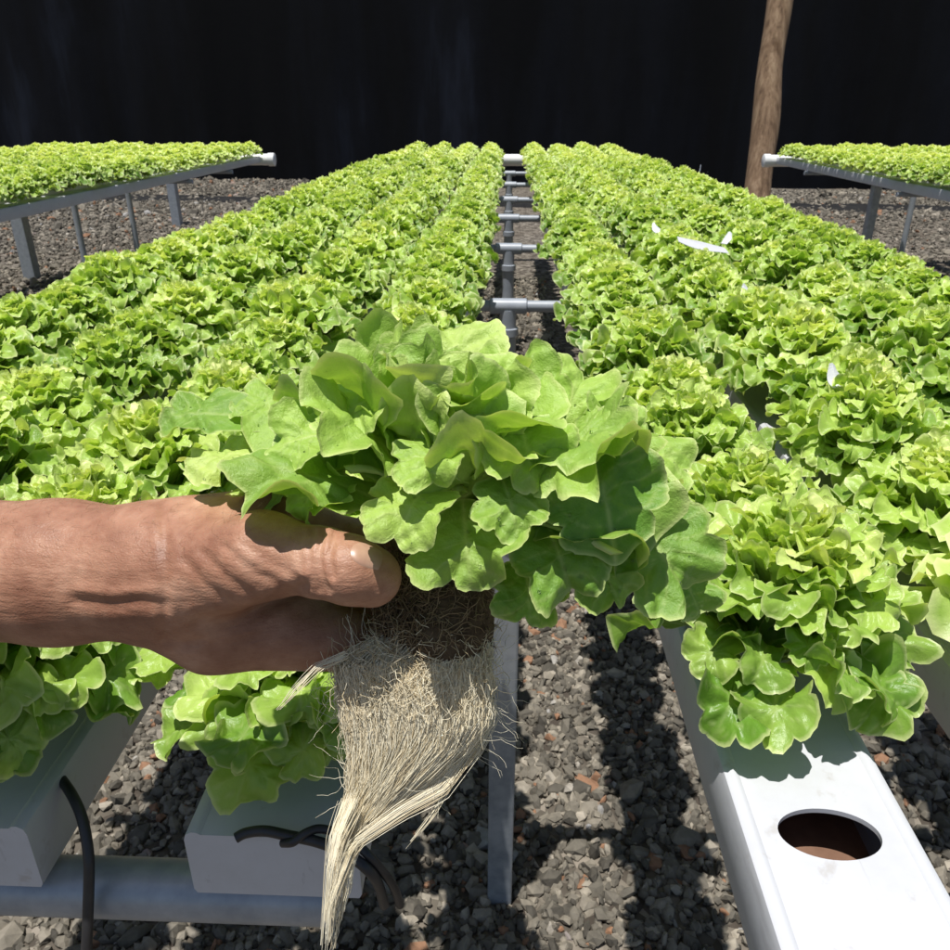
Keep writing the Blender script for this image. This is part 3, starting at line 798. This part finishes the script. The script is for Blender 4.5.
HELD_LEAVES = [   # blade centre (photo column, row), metres nearer than the stem, blade radius px, tip direction on the picture, facing (right, up, near), arch, tone
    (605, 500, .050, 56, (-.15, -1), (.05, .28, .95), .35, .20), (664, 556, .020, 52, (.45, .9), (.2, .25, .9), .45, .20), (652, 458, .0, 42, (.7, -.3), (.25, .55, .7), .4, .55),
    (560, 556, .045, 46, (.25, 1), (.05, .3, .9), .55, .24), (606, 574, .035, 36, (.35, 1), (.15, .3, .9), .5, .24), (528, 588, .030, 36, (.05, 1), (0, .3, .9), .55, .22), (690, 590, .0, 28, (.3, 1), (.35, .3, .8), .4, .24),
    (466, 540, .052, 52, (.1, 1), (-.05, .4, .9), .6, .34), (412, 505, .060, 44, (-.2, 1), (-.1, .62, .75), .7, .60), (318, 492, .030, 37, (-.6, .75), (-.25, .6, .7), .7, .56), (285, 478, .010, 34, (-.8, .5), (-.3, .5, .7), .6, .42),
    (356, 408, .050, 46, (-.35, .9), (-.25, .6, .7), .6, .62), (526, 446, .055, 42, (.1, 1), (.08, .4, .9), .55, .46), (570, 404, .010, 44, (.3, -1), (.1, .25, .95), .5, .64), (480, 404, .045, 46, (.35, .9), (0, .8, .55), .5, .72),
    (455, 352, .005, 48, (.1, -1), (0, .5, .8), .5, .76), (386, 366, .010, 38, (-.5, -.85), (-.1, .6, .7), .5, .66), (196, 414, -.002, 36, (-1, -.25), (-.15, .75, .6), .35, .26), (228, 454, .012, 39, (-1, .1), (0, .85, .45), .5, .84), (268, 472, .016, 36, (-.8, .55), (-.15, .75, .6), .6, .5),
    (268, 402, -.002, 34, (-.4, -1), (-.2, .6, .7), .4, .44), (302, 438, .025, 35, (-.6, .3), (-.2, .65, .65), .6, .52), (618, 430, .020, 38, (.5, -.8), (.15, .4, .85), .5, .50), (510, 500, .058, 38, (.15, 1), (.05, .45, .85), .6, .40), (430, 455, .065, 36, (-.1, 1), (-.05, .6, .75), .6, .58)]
def harvested():
    root = empty('harvested_lettuce'); rg = np.random.default_rng(4)
    # --- leaves: a rosette on a short stem, tilted a little to the right and to the camera
    stem = P(438, 548, D0)
    leaves = []
    tilt = np.array(Matrix.Rotation(R_(6), 3, 'Y') @ Matrix.Rotation(R_(6), 3, 'X'))
    n = 40
    for i in range(n):
        t = (i + .5) / n; az = i * 2.39996 + rg.normal(0, .15)
        if -math.sin(az) * t > .42: continue
        toward = max(0, -math.sin(az)) * t            # leaves on the near side stand more upright; the placed ones hang in front of them
        Ln = (.066 + .066 * t ** .7) * rg.uniform(.88, 1.1) * (1 - .18 * toward); R = (.021 + .016 * t ** .8) * rg.uniform(.85, 1.15)
        el = R_(88 - 52 * t + 30 * toward) + rg.normal(0, .08); cu = R_(5 + 62 * t ** 1.2 - 25 * toward) * rg.uniform(.7, 1.2)
        V, T, v = leaf(rg, Ln, R, el, cu, az, rg.uniform(.28, .44), 12, 100, rg.uniform(-.1, .4), rg.normal(0, .3), (0, 0, .02 * (1 - t)), tip=rg.uniform(-.3, .8), lobe=.26, tooth=.010, roll=rg.uniform(.1, .4))
        leaves.append((V @ tilt.T + stem, T, np.clip(.66 - .32 * t + rg.normal(0, .1), 0, 1), v))
    # the leaves one can tell apart on the side seen: tip (pixel column, row, metres nearer), blade radius in px, facing (right, up, near), arch
    for (cx, cy, dn, rp, dr, nv, arch, tone) in HELD_LEAVES:
        dc = D0 - dn; R = 1.1 * rp / F_PX * dc; C0 = P(cx, cy, dc)
        yv = CM @ np.array([dr[0], -dr[1], 0.]); zv = CM @ np.array(nv, float); zv /= np.linalg.norm(zv)
        yv -= zv * (yv @ zv); yv /= np.linalg.norm(yv); xv = np.cross(yv, zv)
        rg = np.random.default_rng(100 + cx); wing = cx < 300
        V, T2, v = leaf(rg, (3.3 if wing else 2.05) * R, R, arch, 2 * arch, math.pi / 2, rg.uniform(.26, .40), 15, 120, rg.uniform(.0, .25), rg.normal(0, .15), tip=rg.uniform(-.2, .4), lobe=rg.uniform(.26, .38), lobes=5, tooth=.010, roll=rg.uniform(.0, .26), petw=.5 if wing else .3)
        mid = V[0].copy(); V = V - mid
        V = V[:, :1] * xv + V[:, 1:2] * yv + V[:, 2:3] * zv + C0
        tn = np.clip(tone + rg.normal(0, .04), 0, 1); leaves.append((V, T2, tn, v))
        if wing: continue
        B = C0 - yv * R * .9; up = stem + np.array([0, 0, .035]) + (B - stem) * .35
        tt = np.linspace(0, 1, 9)[:, None]; pth = (1 - tt) ** 2 * stem + 2 * tt * (1 - tt) * up + tt ** 2 * B
        ring = []
        for q_ in range(8):
            q = 2 * math.pi * q_ / 8; ring.append(pth + np.linspace(.0055, .003, 9)[:, None] * (math.cos(q) * xv) + .0022 * math.sin(q) * zv)
        PV = np.concatenate(ring); PT = []
        for q_ in range(8):
            for m_ in range(8):
                a_, b_ = q_ * 9 + m_, ((q_ + 1) % 8) * 9 + m_; PT += [(a_, a_ + 1, b_ + 1), (a_, b_ + 1, b_)]
        leaves.append((PV, np.array(PT), tn, np.full(len(PV), .6)))
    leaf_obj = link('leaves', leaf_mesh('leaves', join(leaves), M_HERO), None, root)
    JV = np.concatenate([l[0] for l in leaves[40:]]); rd = np.random.default_rng(3)
    Vs, Fs, b = [], [], 0; S0, SF = ico_stone()
    me_l = leaf_obj.data; nn = np.zeros(len(me_l.vertices) * 3, np.float32); me_l.vertices.foreach_get('normal', nn); nn = nn.reshape(-1, 3)
    co = np.zeros(len(me_l.vertices) * 3, np.float32); me_l.vertices.foreach_get('co', co); co = co.reshape(-1, 3)
    nn = nn * np.where(nn[:, 2:3] < 0, -1, 1)
    pick = [i for i in rd.integers(0, len(co), 1600) if nn[i, 2] > .35][:420]
    for i in pick:
        r = .0003 + .0008 * rd.random() ** 3; q = nn[i].astype(float)
        p = S0 * r; p = p - np.outer(p @ q, q) * .5 + co[i] + q * r * .25; Vs.append(p); Fs.append(SF + b); b += len(S0)
    me_d = mesh_np('water_droplets', np.concatenate(Vs), np.concatenate(Fs)); dm = mat('water', (1, 1, 1), .02, .5); bsdf(dm).inputs['Transmission Weight'].default_value = 1; bsdf(dm).inputs['IOR'].default_value = 1.33
    tag(link('water_droplets', me_d, dm, root), kind='stuff')
    # --- root plug
    loft('root_plug', [(418, 452, 535, D0), (400, 478, 548, D0), (394, 488, 570, D0), (392, 492, 600, D0), (384, 494, 625, D0), (380, 490, 645, D0), (390, 480, 660, D0)], M_PCORE, root, .9, seed=1)
    lines, rad, ton = [], [], []
    for i in range(1500):
        y = rg.uniform(545, 640); f = (y - 545) / 123; hw = (46 + 14 * f * f) * 1.03; cx = 440 - 12 * f
        q = rg.uniform(0, 6.28); p = cam_pt(cx + hw * math.cos(q), y, D0 + hw * .9 * math.sin(q) / F_PX * D0)
        dirn = rg.normal(0, 1, 3); dirn[1] -= .5; dirn /= np.linalg.norm(dirn); pts = [p]
        nrm = np.array([math.cos(q), 0, -math.sin(q)])
        for s in range(5):
            dirn = dirn + rg.normal(0, .35, 3) - nrm * (dirn @ nrm) * .6; dirn /= np.linalg.norm(dirn); pts.append(pts[-1] + dirn * .0032 + nrm * .00012)
        lines.append(np.array(pts) @ CM.T + CP); rad.append(rg.uniform(.00016, .0004)); ton.append(np.clip(rg.beta(1.5, 2) * .75 + .5 * f * f, 0, 1))
    fibre_obj('plug_fibre', lines, rad, ton, M_PLUG, root)
    # --- hanging roots
    rows = [(394, 492, 612, D0), (384, 493, 632, D0), (346, 494, 648, D0), (328, 495, 664, D0), (334, 496, 700, D0), (340, 494, 725, D0), (346, 476, 750, D0), (346, 440, 780, D0), (344, 405, 805, D0), (340, 378, 830, D0), (337, 356, 850, D0)]
    loft('root_core', [(l + 10, r - 12, y, d) for l, r, y, d in rows[1:9]], M_CORE, root, .55, seed=2)
    lines, rad, ton = [], [], []
    Ys = np.array([r[2] for r in rows], float); Lx = np.array([r[0] for r in rows], float); Rx = np.array([r[1] for r in rows], float)
    for i in range(3000):
        s = rg.uniform(-1, 1); q = rg.uniform(-1, 1); y0 = rg.uniform(614, 680) if rg.random() < .6 else rg.uniform(640, 760)
        y1 = min(y0 + rg.gamma(3, 45), rg.uniform(720, 885) if rg.random() < .75 else rg.uniform(870, 960))
        if y1 < y0 + 25: y1 = y0 + 25
        front = 1 if rg.random() < .72 else -1
        k = 12; pts = []; ph = rg.uniform(0, 6.28, 4); wob = rg.uniform(.5, 4.5); end = rg.uniform(-1, 1)
        for j in range(k):
            y = y0 + (y1 - y0) * j / (k - 1)
            l = np.interp(y, Ys, Lx); r = np.interp(y, Ys, Rx)
            if y > 850: l, r = 337 - (y - 850) * .12, 356 - (y - 850) * .22
            ss = s * .93 + .07 * end * j / k
            x = (l + r) / 2 + ss * (r - l) / 2 + wob * math.sin(y * .05 + ph[0]) + 1.6 * math.sin(y * .14 + ph[1])
            dz = front * .55 * (r - l) / 2 * math.sqrt(max(0, 1 - ss * ss)) * (1 + .05 * q) + wob * .6 * math.sin(y * .06 + ph[2])
            pts.append(cam_pt(x, y, D0 - dz / F_PX * D0))
        lines.append(np.array(pts) @ CM.T + CP); rad.append(rg.uniform(.00014, .0004)); ton.append(np.clip(rg.beta(2.4, 1.5), 0, 1))
    for i in range(750):   # matted fibres over the shoulder of the root mass
        y = 634 + rg.beta(1.0, 2.4) * 90; l = np.interp(y, Ys, Lx); r = np.interp(y, Ys, Rx); ss = rg.uniform(-1, 1)
        nz = .55 * math.sqrt(max(0, 1 - ss * ss)); p = cam_pt((l + r) / 2 + ss * (r - l) / 2, y, D0 - nz * (r - l) / 2 / F_PX * D0 * 1.05)
        nrm = np.array([ss, 0, nz + .2]); nrm /= np.linalg.norm(nrm); dd = rg.normal(0, 1, 3) + np.array([0, -.9, 0]); pts = [p]
        for j in range(6):
            dd = dd + rg.normal(0, .4, 3) - nrm * (dd @ nrm) * .8; dd /= np.linalg.norm(dd); pts.append(pts[-1] + dd * .0036 + nrm * .0001)
        lines.append(np.array(pts) @ CM.T + CP); rad.append(rg.uniform(.00013, .0003)); ton.append(np.clip(rg.beta(1.6, 1.6), 0, 1))
    def wisp(path, nn, spread, r=(.00014, .0003)):
        path = np.array(path, float)
        for i in range(nn):
            o = rg.normal(0, spread, 2); t = np.linspace(0, 1, 14); cs = np.linspace(0, 1, len(path)); pts = []
            ph = rg.uniform(0, 6.28, 2); e = rg.uniform(.55, 1)
            for tt in t:
                x = np.interp(tt * e, cs, path[:, 0]); y = np.interp(tt * e, cs, path[:, 1]); d = np.interp(tt * e, cs, path[:, 2])
                pts.append(cam_pt(x + o[0] * (1 - .5 * tt) + 1.2 * math.sin(5 * tt + ph[0]), y + o[1] * (1 - .5 * tt) + 1.2 * math.sin(4 * tt + ph[1]), d))
            lines.append(np.array(pts) @ CM.T + CP); rad.append(rg.uniform(*r)); ton.append(rg.uniform(.3, 1))
    wisp([(345, 655, .385), (318, 668, .38), (296, 690, .378), (276, 712, .378)], 16, 2.5)
    wisp([(495, 715, .405), (478, 755, .405), (455, 775, .402), (432, 815, .40), (405, 848, .40)], 18, 3)
    wisp([(350, 800, .39), (336, 835, .39), (330, 868, .39), (324, 950, .394)], 70, 5)
    wisp([(470, 745, .40), (440, 790, .398), (400, 812, .396), (352, 845, .392), (332, 900, .39), (328, 940, .392)], 45, 5)
    for i in range(60):   # loose curling hairs round the edge
        s = rg.choice([-1, 1]); y = rg.uniform(650, 800); x = np.interp(y, Ys, Lx) if s < 0 else np.interp(y, Ys, Rx)
        p = cam_pt(x, y, D0 + rg.normal(0, .006)); dd = np.array([s * .8, rg.normal(-.2, .6), rg.normal(0, .5)]); pts = [p]
        for j in range(7): dd = dd + rg.normal(0, .35, 3); dd /= np.linalg.norm(dd); pts.append(pts[-1] + dd * .003)
        lines.append(np.array(pts) @ CM.T + CP); rad.append(.00012); ton.append(.9)
    fibre_obj('roots', lines, rad, ton, M_ROOT, root)
    tag(root, 'freshly pulled green lettuce held up by its bare root plug in the hand', 'lettuce')
    return root
harvested()
